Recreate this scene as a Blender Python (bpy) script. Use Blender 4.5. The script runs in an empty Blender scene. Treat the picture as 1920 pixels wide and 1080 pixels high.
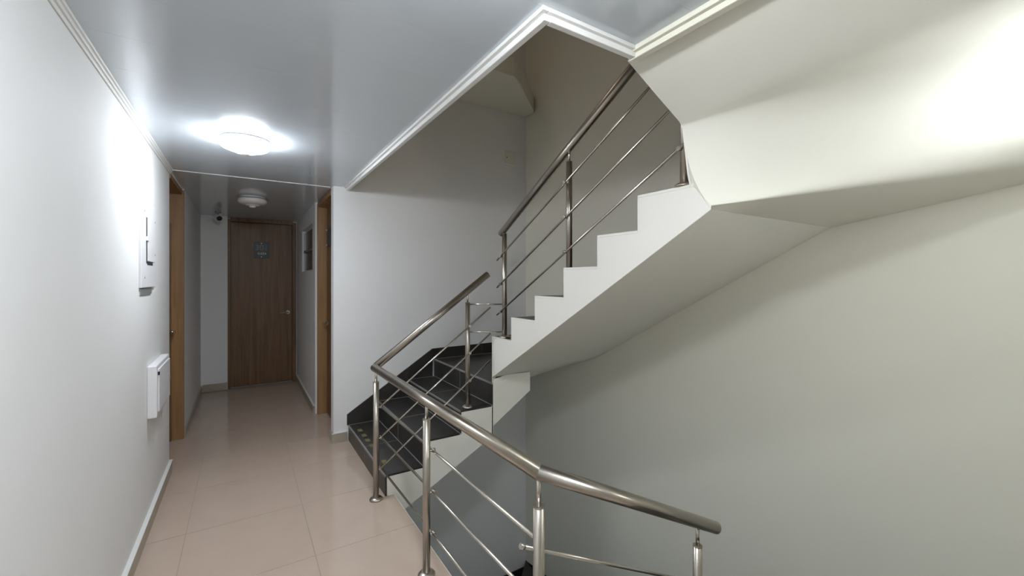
import bpy, bmesh, math
from mathutils import Vector, Matrix
sc = bpy.context.scene
COL = sc.collection
# ------------------------------------------------------------------ camera, world, exposure
YAW = math.atan2(504.0, 790.0)
cam_d = bpy.data.cameras.new('camera'); cam = bpy.data.objects.new('camera', cam_d); COL.objects.link(cam)
cam.location = (0, 0, 1.45); cam.rotation_euler = (math.pi / 2, 0, -YAW)
cam_d.sensor_width = 36; cam_d.lens = 36 * 790 / 1920.0
cam_d.shift_y = -16 / 1920.0; cam_d.clip_start = 0.02
sc.camera = cam
w = bpy.data.worlds.new('world'); sc.world = w; w.use_nodes = True
w.node_tree.nodes['Background'].inputs[0].default_value = (0.8, 0.9, 1.0, 1)
w.node_tree.nodes['Background'].inputs[1].default_value = 0.05
sc.view_settings.view_transform = 'Standard'; sc.view_settings.look = 'None'
sc.view_settings.gamma = 1; sc.view_settings.use_curve_mapping = False
sc.view_settings.exposure = 2.15
LAMP_STRENGTH = 24.0
LAMP_COLOR = (0.90, 0.95, 1.0)
sc.cycles.max_bounces = 10; sc.cycles.diffuse_bounces = 7; sc.cycles.glossy_bounces = 5
sc.cycles.sample_clamp_indirect = 6.0
sc.cycles.use_denoising = True

# ------------------------------------------------------------------ materials
def new_mat(name):
    m = bpy.data.materials.new(name); m.use_nodes = True
    return m, m.node_tree.nodes, m.node_tree.links, m.node_tree.nodes['Principled BSDF']
def mat(name, col, rough=0.5, metal=0.0, vary=0.0, scale=4.0, bump=0.0, bscale=60.0, spec=None, detail=4.0):
    m, n, l, b = new_mat(name)
    b.inputs['Roughness'].default_value = rough; b.inputs['Metallic'].default_value = metal
    b.inputs['Base Color'].default_value = (*col, 1)
    if spec is not None: b.inputs['Specular IOR Level'].default_value = spec
    tc = n.new('ShaderNodeTexCoord')
    if vary:
        t = n.new('ShaderNodeTexNoise'); t.inputs['Scale'].default_value = scale; t.inputs['Detail'].default_value = detail
        l.new(tc.outputs['Object'], t.inputs['Vector'])
        r = n.new('ShaderNodeMixRGB'); r.inputs[1].default_value = (*[c * (1 - vary) for c in col], 1)
        r.inputs[2].default_value = (*[min(1, c * (1 + vary)) for c in col], 1)
        l.new(t.outputs['Fac'], r.inputs[0]); l.new(r.outputs[0], b.inputs['Base Color'])
    if bump:
        t2 = n.new('ShaderNodeTexNoise'); t2.inputs['Scale'].default_value = bscale; t2.inputs['Detail'].default_value = 3
        l.new(tc.outputs['Object'], t2.inputs['Vector'])
        bp = n.new('ShaderNodeBump'); bp.inputs['Strength'].default_value = bump; bp.inputs['Distance'].default_value = 0.01
        l.new(t2.outputs['Fac'], bp.inputs['Height']); l.new(bp.outputs['Normal'], b.inputs['Normal'])
    return m
def wood(name, dark, light, rough=0.45):
    m, n, l, b = new_mat(name)
    b.inputs['Roughness'].default_value = rough
    tc = n.new('ShaderNodeTexCoord'); mp = n.new('ShaderNodeMapping'); mp.inputs['Scale'].default_value = (26, 26, 1.3)
    l.new(tc.outputs['Object'], mp.inputs['Vector'])
    t = n.new('ShaderNodeTexNoise'); t.inputs['Scale'].default_value = 1.0; t.inputs['Detail'].default_value = 8; t.inputs['Roughness'].default_value = 0.62
    t.inputs['Distortion'].default_value = 0.5
    l.new(mp.outputs[0], t.inputs['Vector'])
    cr = n.new('ShaderNodeValToRGB'); cr.color_ramp.elements[0].position = 0.33; cr.color_ramp.elements[1].position = 0.68
    cr.color_ramp.elements[0].color = (*dark, 1); cr.color_ramp.elements[1].color = (*light, 1)
    l.new(t.outputs['Fac'], cr.inputs[0]); l.new(cr.outputs[0], b.inputs['Base Color'])
    bp = n.new('ShaderNodeBump'); bp.inputs['Strength'].default_value = 0.12; bp.inputs['Distance'].default_value = 0.004
    l.new(t.outputs['Fac'], bp.inputs['Height']); l.new(bp.outputs[0], b.inputs['Normal'])
    return m
def emission(name, col, s):
    m, n, l, b = new_mat(name)
    b.inputs['Base Color'].default_value = (0.9, 0.9, 0.9, 1); b.inputs['Roughness'].default_value = 0.3
    b.inputs['Emission Color'].default_value = (*col, 1); b.inputs['Emission Strength'].default_value = s
    return m

M = dict(
    white=mat('white wall paint', (0.80, 0.80, 0.80), 0.75, spec=0.25, vary=0.015, scale=3, bump=0.03, bscale=140),
    cream=mat('cream stairwell paint', (0.745, 0.73, 0.64), 0.65, spec=0.3, vary=0.015, scale=3, bump=0.03, bscale=140),
    slab=mat('white stair plaster', (0.83, 0.815, 0.76), 0.5, vary=0.01, scale=3, bump=0.03, bscale=120),
    soffit=mat('cream soffit plaster', (0.81, 0.80, 0.72), 0.5, vary=0.01, scale=3, bump=0.03, bscale=120),
    pvc=mat('glossy white ceiling panel', (0.605, 0.655, 0.705), 0.12, spec=0.8, vary=0.02, scale=2, bump=0.012, bscale=9),
    trim=mat('white moulding', (0.76, 0.76, 0.745), 0.5),
    creamtrim=mat('cream moulding', (0.72, 0.705, 0.60), 0.5),
    floor=mat('polished beige porcelain', (0.53, 0.42, 0.345), 0.10, vary=0.05, scale=5, detail=8),
    grout=mat('beige grout', (0.36, 0.29, 0.24), 0.8),
    base=mat('beige baseboard tile', (0.40, 0.35, 0.28), 0.3, vary=0.08, scale=8),
    tile=mat('dark slate stair tile', (0.034, 0.031, 0.029), 0.36, vary=0.35, scale=9, bump=0.02, bscale=40),
    tgrout=mat('grey stair grout', (0.33, 0.31, 0.29), 0.8),
    nose=mat('grey nosing trim', (0.30, 0.29, 0.29), 0.4, metal=0.3),
    tape=mat('worn yellow tape', (0.17, 0.15, 0.065), 0.6, vary=0.5, scale=60),
    steel=mat('brushed stainless steel', (0.48, 0.44, 0.39), 0.33, metal=1.0, vary=0.06, scale=40),
    steelr=mat('bright stainless rod', (0.62, 0.59, 0.54), 0.25, metal=1.0),
    chrome=mat('satin nickel', (0.70, 0.66, 0.60), 0.2, metal=1.0),
    wood=wood('walnut laminate', (0.125, 0.064, 0.028), (0.225, 0.124, 0.057)),
    woodl=wood('lighter walnut jamb', (0.25, 0.135, 0.055), (0.37, 0.205, 0.088)),
    plastic=mat('white plastic', (0.82, 0.82, 0.84), 0.35),
    lampoff=mat('opal glass unlit', (0.75, 0.74, 0.72), 0.25),
    lampbase=mat('lamp base white', (0.80, 0.80, 0.80), 0.4),
    lampring=mat('lamp rim grey', (0.22, 0.22, 0.24), 0.4),
    lampon=emission('opal glass lit', LAMP_COLOR, LAMP_STRENGTH * 0.85),
    lampdim=emission('opal glass dimmer', LAMP_COLOR, LAMP_STRENGTH * 0.22),
    lampbright=emission('opal glass bright', LAMP_COLOR, LAMP_STRENGTH * 1.2),
    lampfill=emission('opal glass warm fill', (1.0, 0.80, 0.68), LAMP_STRENGTH * 0.24),
    black=mat('black plastic', (0.015, 0.015, 0.017), 0.4),
    dark=mat('dark gap', (0.02, 0.02, 0.025), 0.8),
    signplate=mat('smoked sign', (0.045, 0.054, 0.058), 0.45),
    signtext=mat('silver sign lettering', (0.85, 0.86, 0.86), 0.4),
    signdim=mat('etched sign digits', (0.17, 0.20, 0.22), 0.4),
    glass=mat('dark window glass', (0.03, 0.033, 0.026), 0.25, spec=0.25),
    alu=mat('grey aluminium', (0.36, 0.37, 0.37), 0.4, metal=0.5),
)

# ------------------------------------------------------------------ helpers
class MB:
    def __init__(s): s.b = bmesh.new()
    def box(s, x0, x1, y0, y1, z0, z1):
        v = [s.b.verts.new(p) for p in ((x0,y0,z0),(x1,y0,z0),(x1,y1,z0),(x0,y1,z0),(x0,y0,z1),(x1,y0,z1),(x1,y1,z1),(x0,y1,z1))]
        for f in ((0,3,2,1),(4,5,6,7),(0,1,5,4),(1,2,6,5),(2,3,7,6),(3,0,4,7)): s.b.faces.new([v[i] for i in f])
        return s
    def prism(s, poly, d, axis='z'):
        # poly: list of 3D points, extruded by vector d
        d = Vector(d); a = [s.b.verts.new(p) for p in poly]; c = [s.b.verts.new(Vector(p) + d) for p in poly]
        n = len(poly)
        s.b.faces.new(a[::-1]); s.b.faces.new(c)
        for i in range(n): s.b.faces.new((a[i], a[(i+1) % n], c[(i+1) % n], c[i]))
        return s
    def tube(s, p0, p1, r, seg=20, r1=None, n0=None, n1=None):
        # n0 / n1: end-plane normals for mitred ends
        p0 = Vector(p0); p1 = Vector(p1); d = (p1 - p0).normalized(); r1 = r if r1 is None else r1
        u = d.orthogonal().normalized(); v = d.cross(u)
        n0 = Vector(n0) if n0 is not None else d; n1 = Vector(n1) if n1 is not None else d
        A, B = [], []
        for i in range(seg):
            t = 2 * math.pi * i / seg; o = u * math.cos(t) + v * math.sin(t)
            q0 = p0 + o * r; q0 = q0 + d * ((p0 - q0).dot(n0) / d.dot(n0))
            q1 = p1 + o * r1; q1 = q1 + d * ((p1 - q1).dot(n1) / d.dot(n1))
            A.append(s.b.verts.new(q0)); B.append(s.b.verts.new(q1))
        for i in range(seg):
            f = s.b.faces.new((A[i], A[(i+1) % seg], B[(i+1) % seg], B[i])); f.smooth = True
        s.b.faces.new(A[::-1]); s.b.faces.new(B)
        return s
    def lathe(s, prof, c=(0, 0, 0), seg=40):
        c = Vector(c); rows = []
        for r, z in prof:
            if r < 1e-6: rows.append([s.b.verts.new(c + Vector((0, 0, z)))])
            else: rows.append([s.b.verts.new(c + Vector((r * math.cos(2*math.pi*i/seg), r * math.sin(2*math.pi*i/seg), z))) for i in range(seg)])
        for a, b in zip(rows, rows[1:]):
            for i in range(seg):
                j = (i + 1) % seg
                q = [a[0]] if len(a) == 1 else [a[i], a[j]]
                q += [b[0]] if len(b) == 1 else [b[j], b[i]]
                f = s.b.faces.new(q); f.smooth = True
        return s
    def grid(s, rows, smooth=True):
        V = [[s.b.verts.new(p) for p in r] for r in rows]
        for a, b in zip(V, V[1:]):
            for i in range(len(a) - 1):
                f = s.b.faces.new((a[i], a[i+1], b[i+1], b[i])); f.smooth = smooth
        return s
    def build(s, name, m, parent=None, bevel=0.0, kind=None, recalc=True):
        if recalc: bmesh.ops.recalc_face_normals(s.b, faces=s.b.faces[:])
        me = bpy.data.meshes.new(name); s.b.to_mesh(me); s.b.free()
        me.materials.append(M[m] if isinstance(m, str) else m)
        o = bpy.data.objects.new(name, me); COL.objects.link(o)
        if parent is not None:
            o.parent = parent; o.matrix_parent_inverse = Matrix.Translation(-world_loc(parent))
        if bevel:
            bv = o.modifiers.new('bevel', 'BEVEL'); bv.width = bevel; bv.segments = 2; bv.limit_method = 'ANGLE'
        if kind: o['kind'] = kind
        return o
def world_loc(o):
    # every object here is built in world coordinates; only roots carry a location
    return Vector(o.location) if o.parent is None else Vector((0, 0, 0))
def thing(name, loc, label, cat, group=None):
    o = bpy.data.objects.new(name, None); COL.objects.link(o); o.location = loc; o.empty_display_size = 0.05
    o['label'] = label; o['category'] = cat
    if group: o['group'] = group
    return o
def struct(o): o['kind'] = 'structure'; return o
def sbox(name, m, *a, parent=None, bevel=0): 
    o = MB().box(*a).build(name, m, parent, bevel)
    if parent is None: struct(o)
    return o
def copy_tree(o, parent=None):
    c = o.copy(); COL.objects.link(c)
    if parent is not None: c.parent = parent; c.matrix_parent_inverse = o.matrix_parent_inverse.copy()
    for ch in list(o.children): copy_tree(ch, c)
    return c
def text(s, size, m, name, parent, mtx, depth=0.0008):
    cu = bpy.data.curves.new(name, 'FONT'); cu.body = s; cu.size = size; cu.extrude = depth
    cu.align_x = 'CENTER'; cu.align_y = 'CENTER'
    t = bpy.data.objects.new(name + '_tmp', cu); COL.objects.link(t)
    bpy.context.view_layer.update()
    me = bpy.data.meshes.new_from_object(t.evaluated_get(bpy.context.evaluated_depsgraph_get()))
    bpy.data.objects.remove(t); me.transform(mtx); me.materials.clear(); me.materials.append(M[m])
    o = bpy.data.objects.new(name, me); COL.objects.link(o)
    o.parent = parent; o.matrix_parent_inverse = Matrix.Translation(-world_loc(parent))
    return o

# ------------------------------------------------------------------ dimensions
XL = -0.47; XR = 2.74; YF = 4.0; H = 2.28; ST = 2.605
XS = 1.62; YS = 2.83           # inner corner of the two flights
TOP = 4.75; BOT = -2.605

# ------------------------------------------------------------------ shell
wl = sbox('wall_left', 'white', XL - 0.16, XL, -1.6, 4.07, 0, H + 0.02)
MB().box(XL - 0.16, XL + 0.012, 4.872, 6.75, 0, H + 0.02).build('wall_section', 'white', wl)
MB().box(XL - 0.16, XL, 4.07, 4.872, 2.262, H + 0.02).build('wall_section', 'white', wl)
MB().box(XL - 0.16, XL, -1.6, 4.0, ST, TOP).build('wall_section', 'white', wl)
sbox('wall_end', 'white', XL - 0.16, -0.174, 6.70, 6.9, 0, H + 0.02)
we = bpy.data.objects['wall_end']
MB().box(-0.174, 0.9, 6.80, 6.9, 0, H + 0.02).build('wall_section', 'white', we)
wh = sbox('wall_corridor_right', 'white', 0.655, 0.80, 4.975, 5.2, 0, H + 0.02)
MB().box(0.655, 0.80, 6.2, 6.80, 0, H + 0.02).build('wall_section', 'white', wh)
MB().box(0.655, 0.80, 5.2, 6.2, 0, 1.555).build('wall_section', 'white', wh)
MB().box(0.655, 0.80, 5.2, 6.2, 2.085, H + 0.02).build('wall_section', 'white', wh)
wf = sbox('wall_far', 'cream', 0.675, XR, YF, YF + 0.12, 0, TOP)
wf.data.materials[0] = M['white']
MB().box(0.675, XR, YF, YF + 0.12, BOT, 0).build('wall_section', 'white', wf)
sbox('wall_right', 'cream', XR, XR + 0.12, -0.05, YF + 0.12, BOT, TOP)
wn = sbox('wall_near', 'cream', 1.19, XR, -0.17, -0.05, BOT, TOP)
MB().box(1.19, 1.31, -1.6, -0.17, 0, TOP).build('wall_section', 'cream', wn)
MB().box(XL - 0.16, 1.31, -1.72, -1.6, 0, TOP).build('wall_section', 'cream', wn)

# floor: slab with its own porcelain tiles
fl = sbox('floor', 'grout', XL - 0.05, 0.857, -1.6, 4.0, -0.165, -0.0015)
MB().box(XL - 0.1, 0.79, 4.0, 6.80, -0.165, -0.0015).build('floor_slab', 'grout', fl)
MB().box(0.857, 1.19, -1.6, 1.06, -0.165, -0.0015).build('floor_slab', 'grout', fl)
MB().box(0.8575, 0.8605, 1.06, 2.83, -0.165, 0.0).build('slab_edge', 'slab', fl)
xs = [-0.56, -0.275, 0.32, 0.915]; g = 0.0012
rows = [2.42 + 0.6 * k for k in range(-7, 8)]
for i in range(3):
    for a, b in zip(rows, rows[1:]):
        x0, x1 = xs[i] + 0.0018, min(xs[i+1] - 0.0018, 0.8575)
        y0, y1 = max(a + g, -1.6), min(b - g, 6.8)
        if y1 - y0 < 0.02: continue
        MB().box(max(x0, XL - 0.08), x1, y0, y1, -0.006, 0.0).build('tile', 'floor', fl)
for a, b in zip(rows, rows[1:]):
    if b <= 1.25: MB().box(0.8575 + g, 1.19, max(a + g, -1.6), min(b - g, 1.06), -0.006, 0).build('tile', 'floor', fl)
sbox('floor_lower', 'floor', XL, XR, -0.05, YF, BOT - 0.1, BOT - 0.002)
us = sbox('floor_upper', 'cream', XL, 0.80, -1.6, 4.0, H + 0.02, ST)
MB().box(0.80, 1.20, -1.6, 1.04, H + 0.02, ST).build('floor_slab', 'cream', us)

# ceiling: backing sheet and PVC planks that run across the corridor
ce = sbox('ceiling', 'pvc', XL, 0.78, -1.6, 4.07, H + 0.006, H + 0.02)
MB().box(0.78, 1.19, -1.6, 1.03, H + 0.006, H + 0.02).build('backing', 'pvc', ce)
MB().box(XL - 0.1, 0.80, 4.07, 6.8, H + 0.006, H + 0.02).build('backing', 'pvc', ce)
y = -1.6
while y < 6.79:
    y1 = min(y + 0.30, 6.8)
    if y < 4.07 - 1e-6 < y1: y1 = 4.07
    if y < 1.03 - 1e-6 < y1 or abs(y1 - 1.03) < .02: y1 = 1.03
    x1 = 1.19 if y1 <= 1.031 else (0.775 if y1 <= 4.071 else 0.79)
    MB().box(XL - (0.08 if y >= 4.06 else 0), x1, y + 0.0003, y1 - 0.0003, H, H + 0.006).build('panel', 'pvc', ce)
    y = y1
MB().box(XL, 0.66, 4.066, 4.076, H - 0.004, H + 0.001).build('joint_strip', 'trim', ce, bevel=0.0015)
sbox('ceiling_stairwell', 'cream', XL, XR, -1.6, YF, TOP, TOP + 0.1)
# quarter landing of the storey above, seen from underneath
P = [(2.74, 4.0), (2.74, 3.83), (2.23, 3.35), (2.10, 3.25), (1.98, 3.25), (1.0, 3.25), (1.0, 4.0)]
o = MB().prism([(x, y, 3.31) for x, y in P], (0, 0, 0.18)).build('floor_upper_landing', 'cream', bevel=0.012); struct(o)

# mouldings of the ceiling opening
def molding(name, m, pts):
    o = MB()
    for p in pts: o.box(*p)
    return struct(o.build(name, m, bevel=0.003))
molding('trim_1', 'trim', [(0.762, 0.784, 1.02, 3.98, 2.266, H), (0.778, 0.802, 1.036, 3.98, 2.247, H + 0.02)])
molding('trim_2', 'trim', [(0.784, 1.19, 1.02, 1.040, 2.266, H), (0.802, 1.19, 1.034, 1.058, 2.247, H + 0.02)])
molding('trim_3', 'creamtrim', [(1.168, 1.19, -0.05, 1.058, 2.262, H), (1.184, 1.212, -0.05, 1.07, 2.244, H + 0.02)])
molding('trim_4', 'trim', [(XL, XL + 0.008, -1.6, 4.07, 2.245, H), (XL, XL + 0.024, -1.6, 4.07, 2.268, H), (XL, XL + 0.016, -1.6, 4.07, 2.257, H)])

# baseboards: one tile after another
def baseboard(name, segs, h=0.082, cap=True, axis='y', tiles=None):
    root = None
    for k, s in enumerate(segs):
        b = MB().box(*s, 0, h).build(name if root is None else 'tile', 'base', root)
        if root is None: root = struct(b)
    return root
def run_y(x0, x1, ya, yb, step=0.595):
    out = []; y = ya
    while y < yb - 0.01:
        out.append((x0, x1, y, min(y + step - 0.0015, yb))); y += step
    return out
bl = baseboard('baseboard_left', run_y(XL, XL + 0.018, -1.6, 4.07) + run_y(XL + 0.012, XL + 0.026, 4.872, 6.69))
MB().box(XL, XL + 0.021, -1.6, 4.07, 0.082, 0.09).build('cap', 'trim', bl)
be = baseboard('baseboard_end', [(XL + 0.03, XL + 0.125, 6.682, 6.70), (XL + 0.1265, -0.178, 6.682, 6.70)], h=0.095)
br = baseboard('baseboard_right', run_y(0.637, 0.655, 4.99, 6.79))
MB().box(0.636, 0.655, 4.976, 6.79, 0.082, 0.087).build('cap', 'trim', br)
bp_ = baseboard('baseboard_pier', [(0.660, 0.785, 3.985, 3.9995), (0.660, 0.6745, 3.9998, 4.12)])
MB().box(0.659, 0.785, 3.984, 3.9995, 0.082, 0.087).build('cap', 'trim', bp_)

# ------------------------------------------------------------------ doors and window
def lever(name, parent, base, out, along, m='chrome'):
    """lever handle: rose, neck and bent lever as one part"""
    b = MB(); base = Vector(base); out = Vector(out); along = Vector(along)
    b.tube(base, base + out * 0.008, 0.026, 20); b.tube(base + out * 0.008, base + out * 0.05, 0.010, 14)
    b.tube(base + out * 0.046 - along * 0.008, base + out * 0.046 + along * 0.115, 0.0095, 14, r1=0.007)
    return b.build(name, m, parent)
# end door 301
d1 = struct(MB().box(-0.14, 0.588, 6.765, 6.80, 0.012, 2.222).build('door_1', 'wood', bevel=0.002))
MB().box(-0.174, -0.143, 6.735, 6.80, 0, 2.255).build('door_jamb', 'wood', d1, 0.002)
MB().box(0.591, 0.637, 6.735, 6.80, 0, 2.255).build('door_jamb', 'wood', d1, 0.002)
MB().box(-0.143, 0.591, 6.735, 6.80, 2.225, 2.279).build('door_header', 'wood', d1, 0.002)
MB().box(-0.14, 0.588, 6.755, 6.80, 0, 0.009).build('threshold', 'alu', d1)
lever('door_handle', d1, (0.535, 6.765, 0.985), (0, -1, 0), (-1, 0, -0.06))
sg = MB().box(0.123, 0.307, 6.757, 6.764, 1.742, 1.968).build('sign_plate', 'signplate', d1, 0.002)
def face_y(x, y, z): return Matrix.Translation((x, y, z)) @ Matrix.Rotation(math.pi / 2, 4, 'X')
sd = text('301', 0.108, 'signdim', 'room_number', sg, face_y(0.215, 6.756, 1.885))
text('SUIZA', 0.040, 'signtext', 'room_name', sg, face_y(0.219, 6.756, 1.805))
MB().tube((0.213, 6.757, 1.948), (0.213, 6.752, 1.948), 0.007, 12).tube((0.213, 6.757, 1.762), (0.213, 6.752, 1.762), 0.007, 12).build('sign_screw', 'signtext', sg)
# left door, recessed in its reveal
d2 = struct(MB().box(-0.60, -0.562, 4.12, 4.835, 0.008, 2.05).build('door_2', 'wood', bevel=0.002))
MB().box(-0.63, XL + 0.0145, 4.836, 4.872, 0, 2.262).build('door_jamb', 'woodl', d2, 0.002)
MB().box(-0.63, XL - 0.02, 4.07, 4.105, 0, 2.262).build('door_jamb', 'woodl', d2, 0.002)
MB().box(-0.63, XL + 0.004, 4.106, 4.836, 2.222, 2.262).build('door_header', 'woodl', d2, 0.002)
MB().box(-0.60, -0.562, 4.12, 4.835, 2.06, 2.22).build('transom_panel', 'wood', d2, 0.002)
MB().box(-0.575, -0.545, 4.815, 4.836, 0, 1.95).build('door_stop', 'wood', d2)
lever('door_handle', d2, (-0.562, 4.775, 0.985), (1, 0, 0), (0, -1, 0))
# right door, recessed in its reveal
d3 = struct(MB().box(0.765, 0.80, 4.15, 4.925, 0.008, 2.222).build('door_3', 'wood', bevel=0.002))
MB().box(0.672, 0.80, 4.935, 4.975, 0, 2.262).build('door_jamb', 'woodl', d3, 0.002)
MB().box(0.69, 0.80, 4.12, 4.15, 0, 2.262).build('door_jamb', 'woodl', d3, 0.002)
MB().box(0.672, 0.80, 4.15, 4.935, 2.225, 2.27).build('door_header', 'woodl', d3, 0.002)
lever('door_handle', d3, (0.765, 4.865, 0.985), (-1, 0, 0), (0, -1, 0))
s3 = MB().box(0.752, 0.7625, 4.68, 4.86, 1.80, 1.99).build('sign_plate', 'signplate', d3, 0.002)
MB().tube((0.752, 4.84, 1.975), (0.746, 4.84, 1.975), 0.007, 12).tube((0.752, 4.84, 1.815), (0.746, 4.84, 1.815), 0.007, 12).build('sign_screw', 'signtext', s3)
# window in the corridor wall
w1 = MB().box(0.655, 0.80, 6.180, 6.2, 1.555, 2.085).box(0.70, 0.80, 5.2, 6.165, 2.055, 2.085).box(0.70, 0.80, 5.2, 6.165, 1.555, 1.572).box(0.70, 0.80, 5.2, 5.225, 1.572, 2.055)
w1 = struct(w1.build('window_1', 'trim', bevel=0.002))
MB().box(0.685, 0.71, 5.225, 6.18, 1.80, 1.82).box(0.685, 0.71, 6.11, 6.18, 1.572, 2.055).build('window_frame', 'alu', w1, 0.002)
MB().box(0.692, 0.698, 5.225, 6.11, 1.572, 1.80).build('pane', 'glass', w1)
MB().box(0.692, 0.698, 5.225, 6.11, 1.82, 2.055).build('pane', 'glass', w1)
MB().box(0.672, 0.685, 6.085, 6.125, 1.79, 1.83).build('latch', 'black', w1, 0.003)

# ------------------------------------------------------------------ staircase
RX = [0.80, 1.065, 1.35, 1.62]; RZ = [0.14, 0.315, 0.48, 0.652]
RY = [2.83, 2.552, 2.262, 1.966, 1.681, 1.403]; RYZ = [1.01, 1.178, 1.342, 1.52, 1.689, 1.859]
TH = 0.013
def lerp(a, b, t): return a + (b - a) * t
def interp(tab, t):
    for (a, va), (b, vb) in zip(tab, tab[1:]):
        if t <= b:
            u = (t - a) / (b - a); return tuple(lerp(p, q, u) for p, q in zip(va, vb)) if isinstance(va, tuple) else lerp(va, vb, u)
    return tab[-1][1]
SXR, SYF, SYN = XR - 0.0015, YF - 0.0015, -0.0485    # hairline clear of the walls
stair = thing('staircase', (0.8, 2.83, 0), 'white plastered concrete stair with dark tiled treads winding up from the corridor floor', 'staircase')
# first flight: side face and mass, x-z outline pushed back to the far wall
t = TH
prof = [(0.8125, -0.165), (0.8125, RZ[0]-t), (RX[1]+.012, RZ[0]-t), (RX[1]+.012, RZ[1]-t), (RX[2]+.012, RZ[1]-t), (RX[2]+.012, RZ[2]-t), (XS+.012, RZ[2]-t), (XS+.012, 0.239), (0.861, -0.165)]
b = MB().prism([(x, YS, z) for x, z in prof], (0, SYF - YS, 0))
b.prism([(XS + .012, YS, 0.312), (XS+.012, YS, 0.63), (1.982, YS, 0.63), (1.982, YS, 0.541)], (0, 0.13, 0))
b.prism([(XS + .012, YS, 0.63), (XS+.012, YS, 0.66), (1.66, YS, 0.70), (1.982, YS, 0.692), (1.982, YS, 0.63)], (0, 0.004, 0))
b.prism([(XS, YS, 0.235), (XS + .014, YS, 0.235), (XS + .014, YS, RZ[2] - t), (XS, YS, RZ[2] - t)], (0, 0.13, 0))
# second flight
p2 = [(YS, 0.69), (YS, RYZ[0] - t)]
for k in range(1, 6): p2 += [(RY[k], RYZ[k-1] - t), (RY[k], RYZ[k] - t)]
p2 += [(1.10, RYZ[5] - t), (1.062, 1.80), (1.02, 1.737)]
n = len(p2)
va = [b.b.verts.new((XS, yy, zz)) for yy, zz in p2]; vb = [b.b.verts.new((SXR, yy, zz + (0.05 if i == 0 else 0.0))) for i, (yy, zz) in enumerate(p2)]
b.b.faces.new(va); b.b.faces.new(vb[::-1])
for i in range(n): b.b.faces.new((va[i], va[(i+1) % n], vb[(i+1) % n], vb[i]))
# far winder soffit between the pivot and the outer walls
piv = [(0, 0.30), (1, 0.70)]
outer = [(0, (1.62, SYF, 0.27)), (0.25, (2.2, SYF, 0.31)), (0.5, (SXR, SYF, 0.36)), (0.75, (SXR, 3.4, 0.54)), (1, (SXR, YS, 0.74))]
rows_ = []
for i in range(17):
    u = i / 16; a = Vector((XS, YS, interp(piv, u))); c = Vector(interp(outer, u))
    rows_.append([a.lerp(c, j / 6) for j in range(7)])
b.grid(rows_)
# winder masses under treads 4, 5 (tops are tiles)
piece = [(XS+.012, YS, 0), (XS+.012, SYF, 0), (SXR, SYF, 0)]
b.prism([(x, y, 0.38) for x, y, z in piece], (0, 0, 0.652 - t - 0.38))
b.prism([(x, y, 0.74) for x, y in ((XS+.14, YS+.03), (SXR, 3.93), (SXR, YS))], (0, 0, 0.83 - t - 0.74))
for k in range(6):
    b.box(XS, XS + 0.0215, RY[k+1] if k < 5 else 1.10, RY[k], RYZ[k] - t, RYZ[k] + 0.0005)
stair_body = b.build('stair_slab', 'slab', stair, bevel=0.004)
# near winder: smooth helical soffit that turns back to the upper floor
b = MB()
Ptab = [(0, (1.62, 1.02, 1.737)), (0.50, (1.622, 1.02, 1.755)), (0.57, (1.62, 1.06, 1.80)), (0.65, (1.606, 1.10, 1.90)), (0.74, (1.58, 1.115, 2.02)), (0.85, (1.565, 1.115, 2.10)), (1.0, (1.545, 1.113, 2.115))]
Otab = [(0, (SXR, 1.02, 1.737)), (0.16, (SXR, 0.70, 1.787)), (0.33, (SXR, 0.334, 1.848)), (0.48, (SXR, SYN, 1.915)), (0.60, (2.40, SYN, 1.955)), (0.67, (2.19, SYN, 2.03)), (0.76, (2.0, SYN, 2.10)), (0.87, (1.78, SYN, 2.122)), (1.0, (1.545, SYN, 2.13))]
def soft(tab, u, w=0.035):
    # small moving average that rounds the corners of the table
    acc = Vector((0, 0, 0)); n_ = 0
    for q in range(-3, 4):
        acc += Vector(interp(tab, min(1, max(0, u + q / 3 * min(w, u, 1 - u))))); n_ += 1
    return acc / n_
rows_ = []
NU = 64; lip = []
for i in range(NU + 1):
    u = i / NU; a = soft(Ptab, u); c = soft(Otab, u)
    rows_.append([a.lerp(c, j / 12) for j in range(13)])
    lip.append([a, Vector((max(a.x, 1.60) + 0.02, 1.122, max(a.z + 0.01, 1.859)))])
for k in range(1, 9):
    u = k / 8
    rows_.append([Vector((lerp(1.545, lerp(1.236, 1.205, j / 12), u), lerp(1.11, SYN, j / 12), lerp(2.115, lerp(2.28, 2.262, j / 12), u))) for j in range(13)])
b.grid(rows_); b.grid(lip, smooth=False)
soff = b.build('winder_soffit', 'soffit', stair)
# its inner cheek and step masses
cheek = [(1.236, 2.282), (1.404, 2.19), (1.545, 2.116), (1.565, 2.10), (1.58, 2.02), (1.602, 1.90), (1.618, 1.85), (1.70, 1.85), (1.70, 2.41), (1.236, 2.41)]
MB().prism([(x, 1.1165, z) for x, z in cheek], (0, -0.008, 0)).build('winder_cheek', 'slab', stair)
b = MB().prism([(x, y, 1.98) for x, y in ((XS, 1.09), (SXR, 1.09), (SXR, SYN))], (0, 0, 2.045 - t - 1.98))
b.prism([(x, y, 2.14) for x, y in ((XS, 1.09), (SXR, SYN), (XS, SYN))], (0, 0, 2.23 - t - 2.14))
b.box(1.20, XS, SYN, 1.02, 2.29, 2.42 - t)
b.build('winder_core', 'slab', stair)
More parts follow.
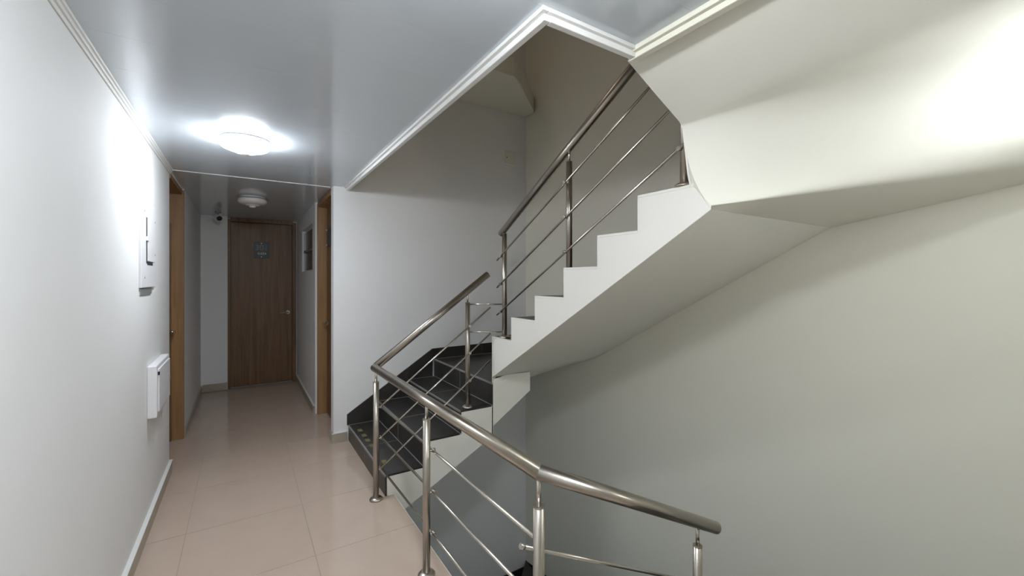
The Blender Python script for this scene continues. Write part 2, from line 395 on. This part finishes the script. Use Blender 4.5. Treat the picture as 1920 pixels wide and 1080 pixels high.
# grout beds
b = MB()
for k in range(3):
    x1 = RX[k+1] + .006
    b.box(RX[k] + .006, x1, YS + .003, SYF, RZ[k] - t, RZ[k] - 0.002)
for k, x in enumerate(RX):
    z0 = 0 if k == 0 else RZ[k-1]
    b.box(x + 0.006, x + 0.013, YS + .003, SYF, z0, RZ[k] - 0.002)
JY = 3.40
for k, x in enumerate(RX):
    z0 = 0.0 if k == 0 else RZ[k-1]
    if k: b.box(x - 0.0035, x + .002, YS, SYF, z0 - .001, z0 + 0.0022)
    b.box(x - 0.0005, x + .004, JY - .0018, JY + .0018, z0, RZ[k] - TH)
    if k < 3: b.box(x + .006, RX[k+1], JY - .0018, JY + .0018, RZ[k] - .004, RZ[k] + .0004)
    if k < 3: b.box(x, RX[k+1], SYF - 0.0145, SYF - 0.011, RZ[k] - .001, RZ[k] + .002)
b.box(XS, SXR, SYF - 0.0145, SYF - 0.011, RZ[3] - .001, RZ[3] + .002)
b.build('grout', 'tgrout', stair)
for k in range(4):
    z0 = 0.001 if k == 0 else RZ[k-1] + 0.002
    for ya, yb in ((YS, JY - .0018), (JY + .0018, SYF)):
        MB().box(RX[k], RX[k] + 0.010, ya, yb, z0, RZ[k] - TH - 0.001).build('riser', 'tile', stair)
        if k < 3: MB().box(RX[k] + 0.004, RX[k+1] - 0.003, ya, yb, RZ[k] - TH, RZ[k]).build('tread', 'tile', stair)
    MB().box(RX[k] - 0.004, RX[k] + 0.006, YS, SYF, RZ[k] - TH, RZ[k] + 0.001).build('nosing_strip', 'nose', stair, 0.001)
MB().prism([(XS + .006, YS, RZ[3] - TH), (XS + .006, SYF, RZ[3] - TH), (SXR, SYF, RZ[3] - TH)], (0, 0, TH)).build('tread', 'tile', stair)
MB().prism([(XS, YS + .002, 0.83 - TH), (SXR, SYF, 0.83 - TH), (SXR, YS, 0.83 - TH)], (0, 0, TH)).build('tread', 'tile', stair)
MB().prism([(XS, YS + 0.004, 0.652), (SXR, SYF - .004, 0.652), (SXR, SYF - 0.02, 0.652), (XS + 0.012, YS + 0.002, 0.652)], (0, 0, 0.83 - TH - 0.652)).build('riser', 'tile', stair)
for k in range(6):
    ye = RY[k+1] if k < 5 else 1.122
    MB().box(XS + 0.022, SXR, ye - 0.0, RY[k] + 0.004, RYZ[k] - TH, RYZ[k]).build('tread', 'tile', stair)
    z0 = 0.83 if k == 0 else RYZ[k-1]
    MB().box(XS + 0.012, SXR, RY[k] - 0.002, RY[k] + 0.008, z0 + .001, RYZ[k] - TH).build('riser', 'tile', stair)
MB().prism([(x, y, 2.045 - TH) for x, y in ((XS, 1.095), (SXR, 1.095), (SXR, SYN))], (0, 0, TH)).build('tread', 'tile', stair)
MB().prism([(x, y, 2.23 - TH) for x, y in ((XS, 1.09), (SXR, SYN), (XS, SYN))], (0, 0, TH)).build('tread', 'tile', stair)
MB().box(1.20, XS, SYN, 1.105, 2.42 - TH, 2.42).build('tread', 'tile', stair)
# dark skirting up the far wall, one tile per joint
def sk(pts): MB().prism([(x, SYF - 0.012, z) for x, z in pts], (0, 0.0115, 0)).build('skirting_tile', 'tile', stair)
def st_(x): return 0.235 + (x - 0.787) * (0.757 - 0.235) / (1.60 - 0.787)
for xa, xb, zb in ((0.787, RX[1] - .001, RZ[0]), (RX[1] + .001, RX[2] - .001, RZ[1]), (RX[2] + .001, 1.60, RZ[2])):
    sk([(xa, zb), (xb, zb), (xb, st_(xb)), (xa, st_(xa))])
sk([(1.602, RZ[3]), (2.17, RZ[3]), (2.17, 0.762), (1.602, 0.757)])
sk([(2.172, RZ[3]), (SXR, RZ[3]), (SXR, 0.766), (2.172, 0.762)])
MB().prism([(SXR - 0.012, SYF - 0.013, 0.655), (SXR - 0.012, SYF - 0.013, 0.766), (SXR - .012, 3.7, 0.85), (SXR - .012, YS, 1.0), (SXR - .012, YS, 0.84), (SXR - .012, 3.96, 0.83)], (0.0115, 0, 0)).build('skirting_tile', 'tile', stair)
for yy in (3.80, 3.66, 3.53, 3.40, 3.05):
    MB().box(0.838, 0.874, yy - 0.04, yy + 0.03, RZ[0], RZ[0] + 0.0008).build('safety_tape', 'tape', stair)
low = copy_tree(stair); low.location.z -= ST
low['label'] = 'dark tiled stair one floor down, glimpsed deep in the well below the handrail'

# ------------------------------------------------------------------ railings
RP = 0.0185; RH = 0.0255; RR = 0.0065
def post(root, x, y, z0, z1, ztop, clamps, cdir, flange=True):
    """tube post with base flange, thin neck up to the handrail and rod clamps"""
    z0 += 0.0012
    p = MB().tube((x, y, z0), (x, y, z1), RP, 24).build('post', 'steel', root)
    MB().tube((x, y, z1 - 0.001), (x, y, z1 + 0.002), RP + 0.0008, 24).build('post_cap', 'steel', p)
    MB().tube((x, y, z1), (x, y, ztop), 0.0075, 14).build('neck', 'steelr', p)
    if flange:
        MB().lathe([(0, 0.0), (0.042, 0.0), (0.042, 0.006), (0.034, 0.014), (0.022, 0.02), (0.0, 0.02)], (x, y, z0), 28).build('base_flange', 'steel', p)
    d = Vector(cdir)
    for z in clamps:
        c = Vector((x, y, z)); q = c + d * 0.034
        MB().tube(c + d * 0.012, q, 0.0055, 12).tube(q - d * 0.006, q + d * 0.010, 0.010, 14).build('rod_clamp', 'steelr', p)
    return p
XG = 0.762
A0 = (0.738, 2.822); A1 = (0.758, 1.968); A2 = (0.775, 1.06)
zs = (0.605, 0.40, 0.195)
land = thing('landing_railing', (0.757, 1.97, 0), 'stainless steel landing railing along the floor edge, its handrail bending down at the front', 'railing')
post(land, *A0, 0, 0.775, 0.85, zs, (1, 0, 0))
post(land, *A1, 0, 0.765, 0.84, zs, (1, 0, 0))
post(land, *A2, 0, 0.745, 0.835, zs, (0.8, 0.6, 0))
B = Vector((1.59, 1.06, 0)); slope = -0.50
post(land, 1.59, 1.06, 2.42 - ST, 0.345, 0.425, (0.16, -0.02), (0, 1, 0))
h0 = Vector((A0[0] - 0.004, A0[1] + 0.028, 0.864)); h1 = Vector((A2[0], A2[1], 0.852)); h2 = Vector((1.71, 1.055, 0.385))
d0 = (h1 - h0).normalized(); d1_ = (h2 - h1).normalized(); mit = (d0 + d1_).normalized()
MB().tube(h0, h1, RH, 32, n1=mit).tube(h1, h2, RH, 32, n0=mit).build('handrail', 'steel', land)
for z in zs:
    MB().tube((A0[0] + 0.036, A0[1] + 0.03, z), (A2[0] + 0.030, A2[1] + 0.03, z), RR, 12).build('rod', 'steelr', land)
    z2 = z - 0.02
    MB().tube((A2[0] - 0.035, A2[1] + 0.030, z2 + 0.03), (A2[0] - 0.048, A2[1] + 0.030, z2 + 0.036), 0.009, 14).build('rod_end', 'steelr', land)
    MB().tube((A2[0] - 0.045, A2[1] + 0.03, z2 + 0.035), (1.63 if z > 0.25 else 1.42, 1.094, z2 - (0.855 if z > 0.25 else 0.645) * 0.5), RR, 12).build('rod', 'steelr', land)
# lower flight
lo = thing('stair_railing', (1.43, 2.88, 0.48), 'steel stair railing on the first dark treads, its handrail rising from the landing railing', 'railing', 'stair railings')
Bp = (1.435, 2.875)
r0 = Vector((0.745, 2.85, 0.872)); r1 = Vector((1.615, 2.885, 1.49))
MB().tube(r0, r1, RH, 32).build('handrail', 'steel', lo)
zb = (1.10, 0.897, 0.690)
pb = post(lo, *Bp, 0.48, 1.275, 1.35, zb, (0, -1, 0))
for za, zc in zip(zs, zb):
    a = Vector((A0[0] + 0.03, 2.815, za + 0.008)); c = Vector((Bp[0], 2.841, zc)); d = (c - a) / (c.x - a.x)
    MB().tube(a, a + d * (1.618 - a.x), RR, 12).build('rod', 'steelr', lo)
# upper flight
up = thing('stair_railing', (1.655, 1.945, 1.52), 'steel stair railing on the upper white stepped flight, running up behind the white soffit', 'railing', 'stair railings')
pc = (1.665, 2.715); pd = (1.648, 1.945); pe = (1.65, 1.165)
def hz(y): return 1.81 + (2.737 - y) * 0.552
def rz(k, y): return (1.622, 1.416, 1.208)[k] + (2.715 - y) * 0.527
post(up, *pc, 1.01, 1.795, hz(2.715), [rz(k, 2.715) for k in range(3)], (-1, 0, 0))
post(up, *pd, 1.52, 2.155, hz(1.945), [rz(k, 1.945) for k in range(3)], (-1, 0, 0), flange=False)
post(up, *pe, 1.859, 2.585, hz(1.165), [rz(k, 1.165) for k in range(3)], (-1, 0, 0))
MB().tube((1.66, 2.757, hz(2.757)), (1.65, 1.13, hz(1.13)), RH, 32).build('handrail', 'steel', up)
for k in range(3):
    MB().tube((1.628, 2.765, rz(k, 2.765)), (1.612, 1.135, rz(k, 1.135)), RR, 12).build('rod', 'steelr', up)
for z in (1.262, 1.052):
    MB().tube((Bp[0], Bp[1], z), (pc[0], pc[1], z + 0.002), RR * 0.9, 12).build('cross_rod', 'steelr', lo)

# ------------------------------------------------------------------ lamps
def ceiling_lamp(loc, on, label, lit='lampon'):
    r = thing('ceiling_lamp', loc, label, 'ceiling lamp')
    L = Vector(loc)
    MB().lathe([(0, 0), (0.118, 0), (0.118, -0.012), (0, -0.012)], L).build('base_plate', 'lampbase', r)
    MB().lathe([(0.120, -0.010), (0.131, -0.010), (0.131, -0.018), (0.120, -0.018), (0.120, -0.010)], L).build('rim', 'lampring', r)
    MB().lathe([(0.112, -0.012), (0.127, -0.018), (0.130, -0.034), (0.127, -0.048), (0.117, -0.060), (0.098, -0.068), (0.070, -0.073), (0.062, -0.075), (0.058, -0.082), (0.048, -0.086), (0, -0.087)], L).build('glass_shade', lit if on else 'lampoff', r)
    MB().lathe([(0.030, -0.086), (0.030, -0.093), (0.021, -0.101), (0, -0.104)], L, 24).build('finial', 'lampbase', r)
    return r
ceiling_lamp((0.01, 2.93, H), True, 'lit round opal glass ceiling lamp nearer the camera, before the ceiling joint')
ceiling_lamp((0.08, 5.02, H), False, 'unlit round white ceiling lamp in front of the end door')
ceiling_lamp((0.36, 0.68, H), True, 'lit round ceiling lamp overhead, out of the picture above the camera', 'lampbright')
ceiling_lamp((-0.1, 2.4, TOP), True, 'added warm fill lamp one floor up, unseen, brightening the upper stairwell', 'lampfill')  # unseen fill light, added to lift the dark upper stairwell

wlmp = ceiling_lamp((0, 0, 0), True, 'lit round lamp on near stairwell wall under the winding soffit, out of the picture', 'lampdim')
wlmp['category'] = 'wall lamp'; wlmp.name = 'wall_lamp'
wlmp.rotation_euler = (math.pi / 2, 0, 0); wlmp.location = (1.9, -0.05, 1.93)

# ------------------------------------------------------------------ small things
c = thing('security_camera', (-0.26, 6.3, H), 'small white bullet security camera with black lens under the corridor ceiling', 'camera')
MB().lathe([(0, 0), (0.035, 0), (0.033, -0.014), (0.012, -0.018), (0, -0.018)], (-0.26, 6.3, H), 24).tube((-0.26, 6.3, H - 0.015), (-0.26, 6.3, H - 0.05), 0.009, 12).build('mount', 'alu', c)
a, e = Vector((-0.275, 6.34, H - 0.045)), Vector((-0.245, 6.255, H - 0.085)); d = (e - a).normalized()
MB().tube(a, e, 0.033, 24).build('camera_body', 'plastic', c, 0.003)
MB().tube(e, e + d * 0.004, 0.030, 24).build('lens', 'black', c)

x = XL
bpn = thing('breaker_panel', (x, 3.18, 1.64), 'tall white breaker panel cover with dark gap along its door, high on left wall', 'breaker panel')
MB().box(x, x + 0.006, 2.985, 3.30, 1.365, 1.45).build('shadow_strip', 'alu', bpn)  # grey strip standing in for the shadow below the cover plate
MB().box(x, x + 0.012, 2.965, 3.40, 1.405, 1.895).build('cover_plate', 'plastic', bpn, 0.002)
b = MB().box(x + 0.012, x + 0.0128, 3.092, 3.122, 1.54, 1.80).box(x + 0.012, x + 0.0128, 3.122, 3.29, 1.532, 1.552)
b.build('door_gap', 'dark', bpn)
MB().box(x + 0.012, x + 0.0145, 3.124, 3.345, 1.554, 1.825).build('panel_door', 'plastic', bpn, 0.001)
MB().box(x + 0.012, x + 0.020, 3.088, 3.138, 1.668, 1.692).build('latch', 'plastic', bpn, 0.002)
for yy, zz in ((3.05, 1.83), (3.37, 1.80), (3.05, 1.46), (3.37, 1.60)): MB().tube((x + 0.012, yy, zz), (x + 0.0135, yy, zz), 0.006, 10).build('screw', 'alu', bpn)

ub = thing('junction_box', (x, 3.42, 0.8), 'deep white plastic junction box with hinged lid, low on left wall', 'junction box')
MB().box(x, x + 0.045, 3.19, 3.68, 0.640, 0.945).build('box_body', 'plastic', ub, 0.006)
MB().box(x + 0.045, x + 0.052, 3.225, 3.655, 0.668, 0.920).build('lid', 'plastic', ub, 0.003)
MB().box(x + 0.0525, x + 0.060, 3.60, 3.625, 0.78, 0.815).build('latch', 'chrome', ub, 0.002)
MB().box(x + 0.045, x + 0.0535, 3.222, 3.232, 0.885, 0.905).build('hinge', 'black', ub)

sw = thing('wall_box', (2.51, YF, 2.80), 'pale square blanking plate high on far stairwell wall near corner', 'wall plate')
MB().box(2.435, 2.595, YF - 0.012, YF, 2.725, 2.885).build('plate', 'plastic', sw, 0.004)
MB().box(2.45, 2.58, YF - 0.017, YF - 0.012, 2.74, 2.87).build('cover', 'cream', sw, 0.003)
MB().tube((2.475, YF - 0.017, 2.81), (2.475, YF - 0.0185, 2.81), 0.006, 10).build('screw', 'dark', sw)
